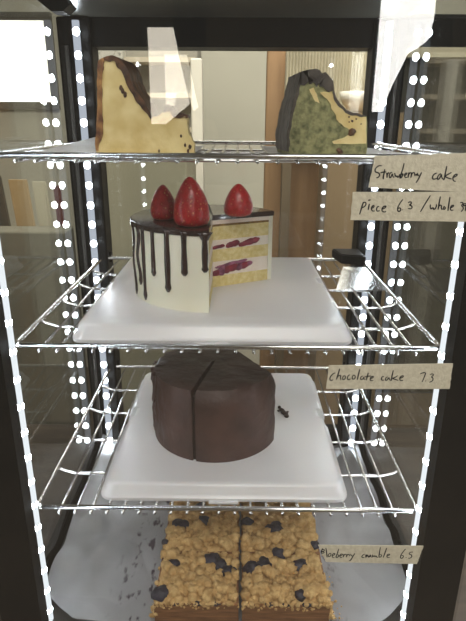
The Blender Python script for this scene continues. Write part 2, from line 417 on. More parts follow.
slab('low_cabinet', -90, 74, 231, 330, 0.66, 0.07, pmat('grey_cabinet_front', rgb(104, 101, 88), rgb(114, 111, 97), 3, 0.7), 'plain grey low cabinet outside the left pane, in front of the leaning boards', 'cabinet', 0.0)
# notice on the right
a = at_y(448, 62, 2.48); c = at_y(500, 100, 2.48)
tag(obj('paper_notice', B(a.x, c.x, 2.478, 2.499, c.z, a.z), pmat('notice_paper', rgb(214, 208, 186), None, 4, 0.8), None, loc=(a.x, 2.49, c.z)), 'cream paper notice on the back wall at the right', 'notice')
a = at_y(404, 60, 2.2); c = at_y(640, 400, 2.2)
slab('olive_screen', 404, 640, 57, 400, 2.2, 0.03, pmat('olive_board', rgb(62, 60, 51), rgb(70, 67, 57), 3, 0.7), 'dark olive partition standing to the right behind the case', 'partition', 0.0)
bpy.data.objects['paper_notice'].location.y -= 0.3
ws = thing('wall_ledge', 'long black ledge with a cream lip above the olive partition at the right', 'ledge', (1.2, 2.2, 0.0))
a = at_y(404, 14, 2.15); c = at_y(640, 48, 2.15); e_ = at_y(404, 57, 2.15)
obj('ledge_body', B(a.x, c.x, 2.15, 2.4, c.z, a.z), MAT['black'], ws)
obj('cream_lip', B(a.x, c.x, 2.15, 2.4, e_.z, c.z), pmat('cream_lip', rgb(212, 204, 176), None, 4, 0.7), ws)

# ------------------------------------------------------------------ the display case
fr = thing('display_fridge', 'black framed four-sided glass cake display fridge lit by corner strips of white lights', 'fridge', (0, 0.17, 0.75))
bm = B(-OX, OX, -0.02, BY + 0.03, 0.75, FZ - 0.012, bev=0.004)
obj('plinth', bm, MAT['black'], fr)
obj('floor_panel', B(-GX, GX, -0.005, BY, FZ - 0.012, FZ), MAT['casefloor'], fr)
obj('canopy', B(-OX, OX, -0.03, BY + 0.03, CZ + 0.02, CZ + 0.12, bev=0.006), MAT['black'], fr)
obj('inner_ceiling', B(-GX, GX, -0.02, BY, CZ, CZ + 0.02), MAT['ceil'], fr)
# rails
obj('back_rail', B(-OX, OX, BY - 0.02, BY + 0.02, CZ - 0.036, CZ), MAT['black'], fr)
obj('back_rail', B(-OX, OX, BY - 0.004, BY + 0.02, FZ - 0.012, FZ + 0.03), MAT['black'], fr)
for s in (-1, 1):
    x0, x1 = sorted((s * GX, s * OX))
    obj('side_rail', B(x0, x1, 0.01, BY, FZ - 0.012, FZ + 0.02), MAT['black'], fr)
    # corner posts: front and back
    bm = bmesh.new(); x0, x1 = sorted((s * 0.2055, s * OX))
    box(bm, x0, x1, -0.022, 0.002, FZ - 0.012, CZ + 0.02, bev=0.002)
    obj('corner_post', bm, MAT['black'], fr)
    bm = bmesh.new(); x0, x1 = sorted((s * 0.190, s * 0.236))
    box(bm, x0, x1, 0.336, BY + 0.012, FZ - 0.012, CZ, bev=0.003)
    ob = obj('corner_post', bm, MAT['black'], fr)
    bm = bmesh.new(); x0, x1 = sorted((s * 0.2215, s * 0.2255))
    box(bm, x0, x1, 0.332, 0.337, FZ, CZ - 0.036)
    obj('glazing_spacer', bm, MAT['rubber'], ob)
    x0, x1 = sorted((s * GX, s * (GX + 0.007)))
    obj('side_pane', B(x0, x1, 0.002, BY, FZ, CZ + 0.018), MAT['sideglass'], fr)
obj('back_pane', B(-0.19, 0.19, BY, BY + 0.006, FZ, CZ - 0.03), MAT['glass'], fr)
hp = [at_y(28, -8, 0.20), at_y(62, -8, 0.20), at_y(73, 6, 0.20), at_y(66, 13, 0.20), at_y(54, 13, 0.20)]
bm = bmesh.new(); rings_mesh(bm, [[(v.x, 0.19, v.z) for v in hp], [(v.x, 0.215, v.z) for v in hp]])
obj('hinge_arm', bm, MAT['black'], fr)
# door
bm = bmesh.new(); y0, y1 = FY + 0.005, FY + 0.022; ix = 0.1935
for s in (-1, 1):
    x0, x1 = sorted((s * ix, s * OX)); box(bm, x0, x1, y0, y1, FZ - 0.012, CZ + 0.1)
box(bm, -ix, ix, y0, y1, FZ - 0.012, FZ - 0.004); box(bm, -ix, ix, y0, y1, CZ + 0.05, CZ + 0.1)
dr = obj('door', bm, MAT['black'], fr)
obj('door_glass', B(-OX, OX, FY, FY + 0.004, FZ - 0.012, CZ + 0.1), MAT['doorglass'], dr)
# light strips
chip_me = None
def led(x, y, nx, ny, front):
    global chip_me
    z0, z1 = FZ + 0.012, CZ - 0.006
    bm = bmesh.new(); box(bm, x - 0.0045, x + 0.0045, y - 0.003, y + 0.003, z0, z1, bev=0.001)
    st = obj('led_strip', bm, MAT['stripfront'] if front else MAT['strip'], fr, loc=(x, y, z0))
    n = int((z1 - z0) / 0.0285)
    for i in range(n):
        zz = z0 + 0.016 + i * 0.0285
        if chip_me is None:
            b2 = bmesh.new(); bmesh.ops.create_icosphere(b2, subdivisions=2, radius=0.0046)
            for v in b2.verts: v.co.z *= 1.15
            chip_me = bpy.data.meshes.new('led_chip'); b2.to_mesh(chip_me); b2.free()
            chip_me.materials.append(MAT['chip'])
            for p in chip_me.polygons: p.use_smooth = True
        o = bpy.data.objects.new('led_chip', chip_me); COL.objects.link(o); o.parent = st
        o.location = (nx * (0.0008 if front else 0.003), ny * (0.001 if front else 0.002), zz - z0)
for s in (-1, 1):
    led(s * 0.1995, -0.0104, -s, 0.4, True)
    led(s * 0.2075, 0.3295, -s * 0.3, -1.6, False)
for (cx_, zz) in ((-0.193, Z2), (-0.193, Z3), (0.193, Z1), (0.193, Z3)):
    obj('shelf_clip', B(cx_ - 0.007, cx_ + 0.007, 0.3475, 0.352, zz - 0.008, zz + 0.009, bev=0.001), MAT['black'], fr)

# ------------------------------------------------------------------ wire shelves
def shelf(z, label):
    t = thing('wire_shelf', label, 'shelf', (0, SD / 2, z), 'chrome wire shelves in the display fridge')
    bm = bmesh.new(); r = 0.003; c = 0.006
    x, y = HW, SD
    loop = [(-x + c, 0, z), (x - c, 0, z), (x - c * .3, c * .3, z), (x, c, z), (x, y - c, z), (x - c * .3, y - c * .3, z), (x - c, y, z), (-x + c, y, z), (-x + c * .3, y - c * .3, z), (-x, y - c, z), (-x, c, z), (-x + c * .3, c * .3, z), (-x + c, 0, z)]
    tube(bm, loop, 0.0026, 10)
    obj('rim_rod', bm, MAT['chrome'], t, smooth=True)
    bm = bmesh.new(); tube(bm, [(-x + .004, -0.0012, z - 0.0075), (x - .004, -0.0012, z - 0.0075)], 0.0017, 8)
    bm.free()
    n = 22; xs = [-0.176 + 0.352 * i / (n - 1) for i in range(n)]
    for wx in xs:
        bm = bmesh.new(); tube(bm, [(wx, -0.0028, z - 0.0045), (wx, y + 0.002, z - 0.0045)], 0.0015, 8)
        obj('lengthwise_wire', bm, MAT['chrome'], t, smooth=True)
    for wy in (0.068, 0.137, 0.206, 0.275):
        bm = bmesh.new()
        tube(bm, [(-x, wy, z - 0.0005), (-x + .005, wy, z - 0.003), (-x + .016, wy, z - 0.0068), (-x + .021, wy, z - 0.0076), (x - .021, wy, z - 0.0076), (x - .016, wy, z - 0.0068), (x - .005, wy, z - 0.003), (x, wy, z - 0.0005)], 0.0017, 8)
        obj('crosswire', bm, MAT['chrome'], t, smooth=True)
    return t
shelf(Z1, 'topmost chrome wire shelf carrying the two cheesecake slices')
shelf(Z2, 'middle chrome wire shelf under the strawberry cake')
shelf(Z3, 'lowest chrome wire shelf under the chocolate cake')
WT = -0.0029                    # top of the lengthwise wires relative to the shelf level

# ------------------------------------------------------------------ white trays
def rrect(x0, x1, y0, y1, r, notch=None, ins=0.0, n=6):
    p = []
    x0 += ins; x1 -= ins; y0 += ins; y1 -= ins; r = max(0.002, r - ins * 0.3)
    for (cx, cy, a) in ((x1 - r, y0 + r, -90), (x1 - r, y1 - r, 0), (x0 + r, y1 - r, 90), (x0 + r, y0 + r, 180)):
        if a == 0 and notch:
            for yy, d in ((notch - .013, 0), (notch - .011, .006), (notch + .011, .006), (notch + .013, 0)): p.append((x1 - d, yy))
        if a == 180 and notch:
            for yy, d in ((notch + .013, 0), (notch + .011, .006), (notch - .011, .006), (notch - .013, 0)): p.append((x0 + d, yy))
        for i in range(n + 1):
            t = math.radians(a + 90 * i / n); p.append((cx + r * math.cos(t), cy + r * math.sin(t)))
    return p
TH = 0.019
def tray(z, x0, x1, y0, y1, label, notch):
    t = thing('cake_tray', label, 'tray', ((x0 + x1) / 2, (y0 + y1) / 2, z), 'white trays under the whole cakes')
    bm = bmesh.new()
    prof = [(0.004, 0), (0.0, 0.0015), (0.0, 0.005), (0.003, 0.008), (0.006, TH - 0.003), (0.008, TH - 0.0008), (0.011, TH)]
    rings_mesh(bm, [[(px, py, z + h) for px, py in rrect(x0, x1, y0, y1, 0.014, notch, ins)] for ins, h in prof])
    obj('tray_body', bm, MAT['tray'], t, smooth=35)
    bm = B(-0.016 + (x0 + x1) / 2, 0.016 + (x0 + x1) / 2, y0 - 0.004, y0 + 0.004, z + 0.0005, z + 0.003, bev=0.0008)
    obj('lip_tab', bm, MAT['tray'], t)
    return z + TH
a = at_z(71, 343, Z2 + WT); c = at_z(352, 343, Z2 + WT)
T2 = tray(Z2 + WT + 0.0002, a.x, c.x, 0.0075, 0.300, 'white plastic tray under the strawberry cake', 0.17)
a = at_z(100, 498, Z3 + WT); c = at_z(347, 498, Z3 + WT)
T3 = tray(Z3 + WT + 0.0002, a.x, c.x, 0.0125, 0.300, 'white plastic tray under the dark chocolate cake', 0.17)

# ------------------------------------------------------------------ strawberry cake
cc = at_z(213, 287.5, T2)
c2d = (cc.x, cc.y)
rim = at_z(210, 311.5, T2)
R = 0.0895
H = 0.084
A0, A1 = 28, 270
sc_root = thing('strawberry_cake', 'cut white frosted layer cake with dark chocolate drips, on a tray', 'cake', (cc.x, cc.y, T2))
z = T2 + 0.0002
rin = R - 0.006
def lay(name, f0, f1, mat, r=rin, seed=1.0, amp=0.0006, smooth=False, parent=sc_root):
    bm = bmesh.new()
    prism(bm, sector_sq(c2d, r, A0 + 0.3, A1 - 0.3, 40), z + H * f0, z + H * f1)
    return obj(name, bm, mat, parent, smooth=30)
lay('sponge_layer', 0.0, 0.16, MAT['sponge'])
lay('cream_layer', 0.16, 0.36, MAT['creamfill'], rin - 0.0006)
lay('sponge_layer', 0.36, 0.53, MAT['sponge'])
lay('cream_layer', 0.53, 0.66, MAT['creamfill'], rin - 0.0006)
sp = lay('sponge_layer', 0.66, 0.845, MAT['sponge'])
lay('browned_crust', 0.845, 0.875, MAT['spongetop'], parent=sp)
lay('cream_layer', 0.875, 0.965, MAT['creamfill'])
bm = bmesh.new()
prism(bm, sector_sq(c2d, R, A0, A1, 64, rin), z, z + H * 0.97)
obj('frosting', bm, MAT['cream'], sc_root, smooth=40)
# fruit showing in the two cream layers, on the right-hand cut face
d0 = Vector((math.cos(math.radians(A0)), math.sin(math.radians(A0)), 0))
nrm = Vector((math.sin(math.radians(A0)), -math.cos(math.radians(A0)), 0))
def fruit(t, f, rx, rz, mat, name):
    bm = bmesh.new()
    g = bmesh.ops.create_icosphere(bm, subdivisions=3, radius=1)
    c = Vector((cc.x, cc.y, z + H * f)) + d0 * (t * rin * 0.885)
    s = Vector((t * 37, f * 91, 3))
    for v in g['verts']:
        k = 1 + 0.3 * noise.noise(v.co * 1.6 + s)
        v.co = c + d0 * (v.co.x * rx * k) + nrm * (v.co.y * 0.0022) + Vector((0, 0, v.co.z * rz * k + 0.15 * v.co.x * rx))
    obj(name, bm, mat, sc_root, smooth=True)
for t, f, rx, rz in ((.07, .565, .006, .0022), (.14, .57, .005, .002), (.31, .575, .006, .0032), (.39, .59, .006, .0038), (.56, .572, .008, .003), (.66, .592, .009, .0042), (.75, .605, .006, .0036)):
    fruit(t, f, rx, rz, MAT['berryfill'], 'strawberry_piece')
for t, f, rx, rz, mm in ((.06, .20, .006, .004, 'berryfill'), (.15, .22, .007, .0055, 'jam'), (.25, .235, .007, .005, 'berryfill'), (.35, .245, .008, .0045, 'berryfill'), (.46, .25, .007, .004, 'jam'), (.56, .265, .007, .0042, 'berryfill'), (.64, .28, .005, .003, 'jam'), (.30, .31, .012, .002, 'jam'), (.50, .325, .008, .002, 'jam'), (.12, .285, .006, .0015, 'jam')):
    fruit(t, f, rx, rz, MAT[mm], 'berry_jam')
# glaze with drips
bm = bmesh.new()
rr = R + 0.0016
rings_mesh(bm, [[(x, y, z + H * 0.93) for x, y in sector_sq(c2d, rr - 0.0006, A0 - 0.5, A1 + 0.5, 64)],
                [(x, y, z + H * 0.985) for x, y in sector_sq(c2d, rr, A0 - 0.6, A1 + 0.6, 64)],
                [(x, y, z + H * 1.0) for x, y in sector_sq(c2d, rr - 0.002, A0 - 0.5, A1 + 0.5, 64)]])
glz = obj('chocolate_glaze', bm, MAT['glaze'], sc_root, smooth=50)
bm = bmesh.new()
tube(bm, [Vector((cc.x, cc.y, z + H * 1.0)) + Vector((math.cos(math.radians(96)), math.sin(math.radians(96)), 0)) * (R * t) for t in (0.02, 0.5, 0.97)], 0.0007, 6)
obj('slice_line', bm, MAT['chocdark'], glz)
def rim_ang(px, zz, lo=190, hi=268):
    best = None
    for i in range(400):
        a = lo + (hi - lo) * i / 399
        p = pix((cc.x + R * math.cos(math.radians(a)), cc.y + R * math.sin(math.radians(a)), zz))
        d = abs(p[0] - px)
        if best is None or d < best[0]: best = (d, a)
    return best[1]
def on_rim(a, zz, off=0.0005):
    a = math.radians(a); return Vector((cc.x + (R + off) * math.cos(a), cc.y + (R + off) * math.sin(a), zz))
def z_for_row(a, row):
    lo_, hi_ = z - 0.01, z + H + 0.02
    for _ in range(40):
        mid = (lo_ + hi_) / 2
        if pix(on_rim(a, mid))[1] > row: lo_ = mid
        else: hi_ = mid
    return (lo_ + hi_) / 2
def drip(px, row, w, topw=None, wob=0.0):
    a = rim_ang(px, z + H * 0.6); zb = max(z + 0.003, z_for_row(a, row)); zt = z + H * 0.975
    pts, rs = [], []; n = 14
    for i in range(n + 1):
        t = i / n; zz = zt + (zb - zt) * t
        da = wob * math.sin(t * 9)
        pts.append(on_rim(a + da, zz))
        r = w * (0.95 + 0.1 * math.sin(t * 7 + px))
        if topw: r = max(r, topw * max(0, 1 - t * 3.0))
        else: r = max(r, w * 1.5 * max(0, 1 - t * 6))
        if t > 0.86: r = w * 1.2
        if i == n: r = w * 0.5
        rs.append(r)
    bm = bmesh.new(); tube(bm, pts, [q * 1.35 for q in rs], 10); 
    # flatten against the wall
    for v in bm.verts:
        q = Vector((v.co.x - cc.x, v.co.y - cc.y, 0)); l = q.length
        nl = R + 0.0003 + (l - R - 0.0003) * 0.6
        v.co.x = cc.x + q.x / l * nl; v.co.y = cc.y + q.y / l * nl
    obj('chocolate_drip', bm, MAT['glaze'], glz, smooth=True)
drip(144, 301, 0.0020)
drip(153.5, 276, 0.0021)
drip(167.5, 292, 0.0025)
drip(184.5, 276, 0.0024)
drip(205, 272.5, 0.0023, 0.0058)
drip(139, 284, 0.0021, None, 2.0)
drip(134.5, 297, 0.0018, None, 2.5)
def strawberry(px, row_b, row_t, wpx, label, y_hint, tilt=0.0):
    bpos = at_z(px, row_b, z + H)
    k = F / (bpos - CAM).dot(DV)
    hgt = (row_b - row_t) / k * 1.02; r = wpx / 2 / k
    bpos.y += r * 0.65
    prof = [(0.55, 0.0), (0.86, 0.04), (0.98, 0.14), (1.0, 0.26), (0.95, 0.40), (0.84, 0.55), (0.68, 0.70), (0.48, 0.84), (0.30, 0.93), (0.14, 0.985), (0.02, 1.0)]
    bm = bmesh.new(); lathe(bm, [(a * r, b_ * hgt) for a, b_ in prof], bpos, 32)
    for v in bm.verts:
        h = v.co.z - bpos.z; v.co.x += tilt * h
        nn = noise.noise(v.co * 60); v.co.x += nn * 0.0008; v.co.y += nn * 0.0008
    o = obj('strawberry', bm, MAT['strawberry'], None, loc=bpos, smooth=True)
    tag(o, label, 'strawberry', 'strawberries on top of the cake')
strawberry(163, 220.5, 187, 27, 'smaller strawberry at the back left on the strawberry cake', 0, 0.0)
strawberry(191, 227.5, 180, 37, 'largest and nearest strawberry, middle one on the cake top', 0, -0.02)
strawberry(238, 217, 186, 30, 'strawberry standing alone above the cut face, right of the others', 0, 0.02)

# scraper in the back right corner
scr = thing('cake_scraper', 'black handled metal scraper lying in the back right corner of the middle shelf', 'scraper', (0.15, 0.29, Z2 + WT))
p = [at_z(343, 267, Z2 + 0.012), at_z(366, 268, Z2 + 0.012), at_z(387, 290, Z2 + 0.0005), at_z(336, 290, Z2 + 0.0005)]
bm = bmesh.new(); rings_mesh(bm, [[v - Vector((0, 0, 0.0012)) for v in p], [v + Vector((0, 0, 0.0004)) for v in p]])
obj('blade', bm, MAT['steel'], scr)
q0 = at_z(341, 258, Z2 + 0.013); q1 = at_z(366, 260, Z2 + 0.013)
u0 = at_z(327, 245, Z2 + 0.016); u1 = at_z(352, 245, Z2 + 0.016)
u0.y = min(u0.y, 0.332); u1.y = min(u1.y, 0.332)
bm = bmesh.new()
hh = Vector((0, 0, 0.009))
rings_mesh(bm, [[q0 - hh, q1 - hh, q1 + hh * 0.6, q0 + hh * 0.6], [u0 - hh, u1 - hh, u1 + hh * 0.5, u0 + hh * 0.5]])
bmesh.ops.bevel(bm, geom=list(bm.edges), offset=0.0015, segments=2, affect='EDGES')
obj('handle', bm, MAT['black'], scr)

# ------------------------------------------------------------------ chocolate cake
fb = at_z(213.5, 463, T3)                       # nearest bottom point
CR = 0.0772
kc = (fb.x + 0.000, fb.y + CR)
CH = 0.088
ck = thing('chocolate_cake', 'dark chocolate frosted round cake with slices cut, on a tray', 'cake', (kc[0], kc[1], T3))
zc = T3 + 0.0002
ctr = at_z(219, 354, zc + CH)
p1 = at_z(277, 375, zc + CH); p2 = at_z(243, 352, zc + CH)
cut_n = Vector((-(p2 - p1).y, (p2 - p1).x, 0)).normalized()
if cut_n.y < 0: cut_n = -cut_n
def choc_piece(a0, a1, gap, name, seed):
    n = 64; rows = 12
    poly = [(kc[0] + CR * math.cos(math.radians(a0 + (a1 - a0) * i / n)), kc[1] + CR * math.sin(math.radians(a0 + (a1 - a0) * i / n))) for i in range(n + 1)]
    poly.append((ctr.x, ctr.y))
    # slice a chord off the back right
    res = []
    for i in range(len(poly)):
        A, Bp = Vector((*poly[i], 0)), Vector((*poly[(i + 1) % len(poly)], 0))
        da, db = (A - p1).dot(cut_n) , (Bp - p1).dot(cut_n)
        da = (Vector((A.x - p1.x, A.y - p1.y, 0))).dot(cut_n); db = (Vector((Bp.x - p1.x, Bp.y - p1.y, 0))).dot(cut_n)
        if da <= 0: res.append((A.x, A.y))
        if da * db < 0:
            t = da / (da - db); I = A.lerp(Bp, t); res.append((I.x, I.y))
    if gap:                                     # shrink so that the knife cuts stay open
        mx = sum(p[0] for p in res) / len(res); my = sum(p[1] for p in res) / len(res)
        res = [(p[0] + (mx - p[0]) * gap, p[1] + (my - p[1]) * gap) for p in res]
    # resample edges finely
    fine = []
    for i in range(len(res)):
        A, Bp = Vector(res[i]), Vector(res[(i + 1) % len(res)])
        m_ = max(1, int((Bp - A).length / 0.004))
        for j in range(m_): fine.append(tuple(A.lerp(Bp, j / m_)))
    mx = sum(p[0] for p in fine) / len(fine); my = sum(p[1] for p in fine) / len(fine)
    rings = []
    for i in range(rows + 1):
        h = CH * i / rows
        ins = 0.004 if i == rows else (0.0012 if i == rows - 1 else 0)
        rings.append([(x + (mx - x) * ins / 0.05, y + (my - y) * ins / 0.05, zc + h) for x, y in fine])
    for sc2 in (0.75, 0.5, 0.25):
        rings.append([(mx + (x - mx) * sc2, my + (y - my) * sc2, zc + CH) for x, y in fine])
    bm = bmesh.new(); rings_mesh(bm, rings)
    for v in bm.verts:
        q = Vector((v.co.x - kc[0], v.co.y - kc[1], 0))
        if v.co.z > zc + 0.004:
            rough = 1.0 + 2.6 * max(0, -q.normalized().x - 0.75) * 4
            nn = noise.noise(v.co * 55 + Vector((seed, 0, 0))) * 0.0012 + noise.noise(v.co * 190 + Vector((seed, 5, 0))) * 0.0007
            if q.length > CR * 0.6: v.co += q.normalized() * nn * rough
            if v.co.z > zc + CH - 0.002: v.co.z += nn * 0.7
    return obj(name, bm, MAT['choc'], ck, smooth=50)
def ang(px, row):
    g = at_z(px, row, zc + CH); return math.degrees(math.atan2(g.y - kc[1], g.x - kc[0])) % 360
# knife cut that meets the front rim at the pixel column 192, and one running left
ga = 256.0
for i in range(300):
    a = 225 + i * 0.2
    if pix((kc[0] + CR * math.cos(math.radians(a)), kc[1] + CR * math.sin(math.radians(a)), zc + CH))[0] > 193: ga = a; break
la = ang(158, 366)
la = min(max(la, 150), 200)
choc_piece(ga + 1.3, la + 360 - 1.3, 0.0, 'cake_body', 1.0)
choc_piece(la + 1.3, ga - 1.3, 0.004, 'cut_slice', 2.0)
bm = bmesh.new()
for k in range(60):
    a = math.radians(random.uniform(168, 205)); zz = zc + random.uniform(0.006, CH + 0.001)
    blob(bm, (kc[0] + (CR - 0.0006) * math.cos(a), kc[1] + (CR - 0.0006) * math.sin(a), zz), random.uniform(0.0010, 0.0024), 2, 0.5)
obj('rough_frosting', bm, MAT['choc'], ck, smooth=True)
# dark strips set into the two knife gaps
bm = bmesh.new()
pa = Vector((ctr.x, ctr.y, 0)); pb = Vector((kc[0] + (CR - .003) * math.cos(math.radians(ga)), kc[1] + (CR - .003) * math.sin(math.radians(ga)), 0))
pc = Vector((kc[0] + (CR - .003) * math.cos(math.radians(la)), kc[1] + (CR - .003) * math.sin(math.radians(la)), 0))
for e_ in (pb, pc):
    d = (e_ - pa).normalized(); s = Vector((-d.y, d.x, 0)) * 0.0016
    prism(bm, [tuple((pa + s)[:2]), tuple((pa - s)[:2]), tuple((e_ - s)[:2]), tuple((e_ + s)[:2])], zc, zc + CH - 0.006)
obj('cut_gap', bm, MAT['chocdark'], ck)
# loose crumb on the tray
bm = bmesh.new()
for px, py, r in ((279.5, 407.5, 0.0026), (281.5, 410, 0.0036), (284, 413, 0.0044), (286.5, 416, 0.0034), (287.5, 412, 0.0018), (278.5, 411, 0.0018)):
    g = at_z(px, py, T3 + 0.0012); blob(bm, (g.x, g.y, T3 + 0.0016), r, 2, 0.5, 1, (1, 1.2, 0.45))
g = at_z(283, 413, T3)
tag(obj('chocolate_crumb', bm, MAT['chocdark'], None, loc=(g.x, g.y, T3), smooth=True), 'dark chocolate crumb on the tray right of the chocolate cake', 'crumb')

# ------------------------------------------------------------------ cheesecake slices on the top shelf
YF = 0.052
LZ = Z1 + WT + 0.0012
def profile_slice(front, back_scale, depth, tip_x, shift):
    """front: list of (x,z); the back outline is nearer to the tip so that the slice is a wedge"""
    fr_ = [(x, YF, zz) for x, zz in front]
    xmin = min(p[0] for p in front); xmax = max(p[0] for p in front)
    bk = []
    for x, zz in front:
        t = (tip_x - x) / (tip_x - xmin) if tip_x > x else 0
        bk.append((x + shift * t, YF + 0.012 + depth * t, zz))
    return fr_, bk
def prof_px(pts): 
    q = [at_y(px, py, YF) for px, py in pts]
    return [(p.x, max(p.z, LZ)) for p in q]
def densify(pts, n):
    o = []
    for i in range(len(pts) - 1):
        for j in range(n): 
            t = j / n; o.append((pts[i][0] + (pts[i + 1][0] - pts[i][0]) * t, pts[i][1] + (pts[i + 1][1] - pts[i][1]) * t))
    o.append(pts[-1]); return o
def build_slice(name, label, top, bl, br, depth, shift, body_m, crust_m, side_m, crust_w, seed):
    """top: outline pixels from the bottom-left corner up and over to the bottom-right corner"""
    P = [p for p in prof_px(densify(top, 4))]
    P = [(x + noise.noise(Vector((x * 160, zz * 160, seed))) * 0.0010, zz + (noise.noise(Vector((x * 160, zz * 160, seed + 9))) * 0.0010 if zz > LZ + .002 else 0)) for x, zz in P]
    P[0] = (P[0][0], LZ); P[-1] = (P[-1][0], LZ)
    xs = [p[0] for p in P]
    root = thing(name, label, 'cheesecake', ((min(xs) + max(xs)) / 2, YF + 0.02, LZ), 'cheesecake slices on the top shelf')
    f_, b_ = profile_slice(P, 1, depth, max(xs), shift)
    bm = bmesh.new(); rings_mesh(bm, [f_, b_])
    bmesh.ops.triangulate(bm, faces=[f for f in bm.faces if len(f.verts) > 4], ngon_method='EAR_CLIP')
    obj('filling', bm, body_m, root)
    return root, P, f_, b_
def crust_band(root, name, P, i0, i1, th_in, th_out, depth, shift, tip, mat, seed, front_off=0.0012):
    xs = [p[0] for p in P]; xmin = min(xs)
    band = []
    for i in range(i0, i1 + 1):
        a = Vector(P[max(i - 6, 0)]); b2 = Vector(P[min(i + 6, len(P) - 1)]); t = (b2 - a).normalized()
        nrm2 = Vector((-t.y, t.x)) 
        k = (i - i0) / max(1, i1 - i0); fade = min(1, 5 * k + 0.35, 5 * (1 - k) + 0.35)
        w = fade * (0.75 + 0.6 * (noise.noise(Vector((P[i][0] * 120, P[i][1] * 120, seed))) + 0.3))
        band.append((Vector(P[i]) + nrm2 * th_out * fade, Vector(P[i]) - nrm2 * th_in * min(1.15, max(0.45, w))))
    rings = []
    for o_, n_ in band:
        def yb(x):
            t = (tip - x) / (tip - xmin) if tip > x else 0
            return YF + 0.012 + depth * t, shift * t
        ob, sb = yb(o_.x)
        ob += 0.001
        rings.append([(n_.x, YF - front_off, n_.y), (o_.x, YF - front_off, o_.y), (o_.x + sb, ob, o_.y), (n_.x + sb, ob, n_.y)])
    bm = bmesh.new(); rings_mesh(bm, rings)
    obj(name, bm, mat, root, smooth=40)
top1 = [(96.5, 154), (96, 140), (97.5, 125), (98.5, 105), (98, 85), (97.5, 70), (99, 61), (103, 57.5), (107, 56.5), (112, 57), (117, 58.5), (121, 62), (125.5, 67), (128.5, 74), (131, 82), (134, 90), (140, 97.5), (144, 102), (148, 110), (152, 117), (158, 117), (163, 111), (167, 106), (171, 107), (175, 112), (181, 113.5), (187, 115), (187.5, 125), (188, 134), (191, 138), (194.5, 144), (194, 154)]
root, P, f_, b_ = build_slice('cheesecake_slice', 'plain yellow burnt-top cheesecake slice at the left on the top shelf', top1, 0, 0, 0.05, 0.006, MAT['cheese'], MAT['crust'], MAT['crustside'], 0.004, 3.1)
tip = max(p[0] for p in P)
crust_band(root, 'burnt_top', P, 7 * 4, 19 * 4, 0.0052, 0.0008, 0.05, 0.006, tip, MAT['crust'], 3.3)
crust_band(root, 'burnt_top', P, 21 * 4, 26 * 4 + 1, 0.0040, 0.0008, 0.05, 0.006, tip, MAT['crust'], 6.3)
crust_band(root, 'browned_edge', P, 1, 7 * 4, 0.0045, 0.0006, 0.05, 0.006, tip, MAT['crustside'], 8.3)
bm = bmesh.new()
for px, py, r in ((121, 88, .0018), (122.5, 91, .0022), (125, 94.5, .0022), (185, 145, .0014), (190, 147, .0018), (188, 151, .0016), (159, 151, .0012), (181, 136, .0012)):
    g = at_y(px, py, YF); blob(bm, (g.x, YF, g.z), r, 2, 0.4, 1, (0.8, 0.5, 1.3))
obj('burnt_spots', bm, MAT['crust'], root, smooth=True)
top2 = [(288.5, 154), (288, 145), (288.5, 130), (292, 112), (296, 96), (299, 84), (300.5, 73), (305, 71.5), (309, 71), (315, 69.5), (319, 71), (322, 75), (324.5, 73), (328, 76), (332, 81), (333.5, 90), (336, 99), (341, 106), (346, 111), (353, 113.5), (360, 115), (367, 116), (367, 130), (366.5, 154)]
root, P, f_, b_ = build_slice('cheesecake_slice', 'green matcha marbled cheesecake slice at the right on the top shelf', top2, 0, 0, 0.05, -0.006, MAT['matcha'], MAT['crust2'], MAT['crust2'], 0.004, 5.7)
tip = max(p[0] for p in P)
crust_band(root, 'burnt_top', P, 5 * 4, 15 * 4, 0.0105, 0.0008, 0.05, -0.006, tip, MAT['crust2'], 2.3)
crust_band(root, 'burnt_top', P, 15 * 4, 21 * 4, 0.0018, 0.0006, 0.05, -0.006, tip, MAT['crust2'], 7.3)
crust_band(root, 'browned_edge', P, 1, 6 * 4, 0.0016, 0.0012, 0.05, -0.006, tip, MAT['crust2'], 1.3)
def patch(root, pts, mat, name, off, seed):
    q = [at_y(px, py, YF) for px, py in pts]; q2 = []
    for i in range(len(q)):
        for j in range(4):
            v = q[i].lerp(q[(i + 1) % len(q)], j / 4)
            q2.append((v.x + noise.noise(v * 300) * 0.0012, max(LZ + .0002, v.z + noise.noise(v * 300 + Vector((9, 9, 9))) * 0.0012)))
    bm = bmesh.new(); rings_mesh(bm, [[(x, YF - off, zz) for x, zz in q2], [(x, YF + 0.002, zz) for x, zz in q2]])
    bmesh.ops.triangulate(bm, faces=[f for f in bm.faces if len(f.verts) > 4], ngon_method='EAR_CLIP')
    obj(name, bm, mat, root)
patch(root, [(320, 93), (324, 91), (331, 92), (335, 100), (341, 108), (348, 113), (358, 115.5), (366, 117), (366.5, 144), (334, 144), (333, 141), (345, 137), (353, 131), (345, 127), (339, 123), (335, 115), (329, 101)], MAT['cheese'], 'cheese_swirl', 0.0008, 1)
patch(root, [(309, 89), (313, 88), (317, 95), (319, 103), (315, 101)], MAT['cheese'], 'cheese_swirl', 0.0008, 2)
bm = bmesh.new()
for px, py, r in ((352, 132, .0032), (350, 134, .002), (340, 152, .0025), (338, 150, .002), (349, 117, .001), (352, 121, .0012), (356, 119, .0009), (349, 122, .0008), (361, 124, .0008)):
    g = at_y(px, py, YF); blob(bm, (g.x, YF - .0006, g.z), r, 2, 0.4, 1, (1.0, 0.5, 1.0))
obj('burnt_spots', bm, MAT['crust'], root, smooth=True)
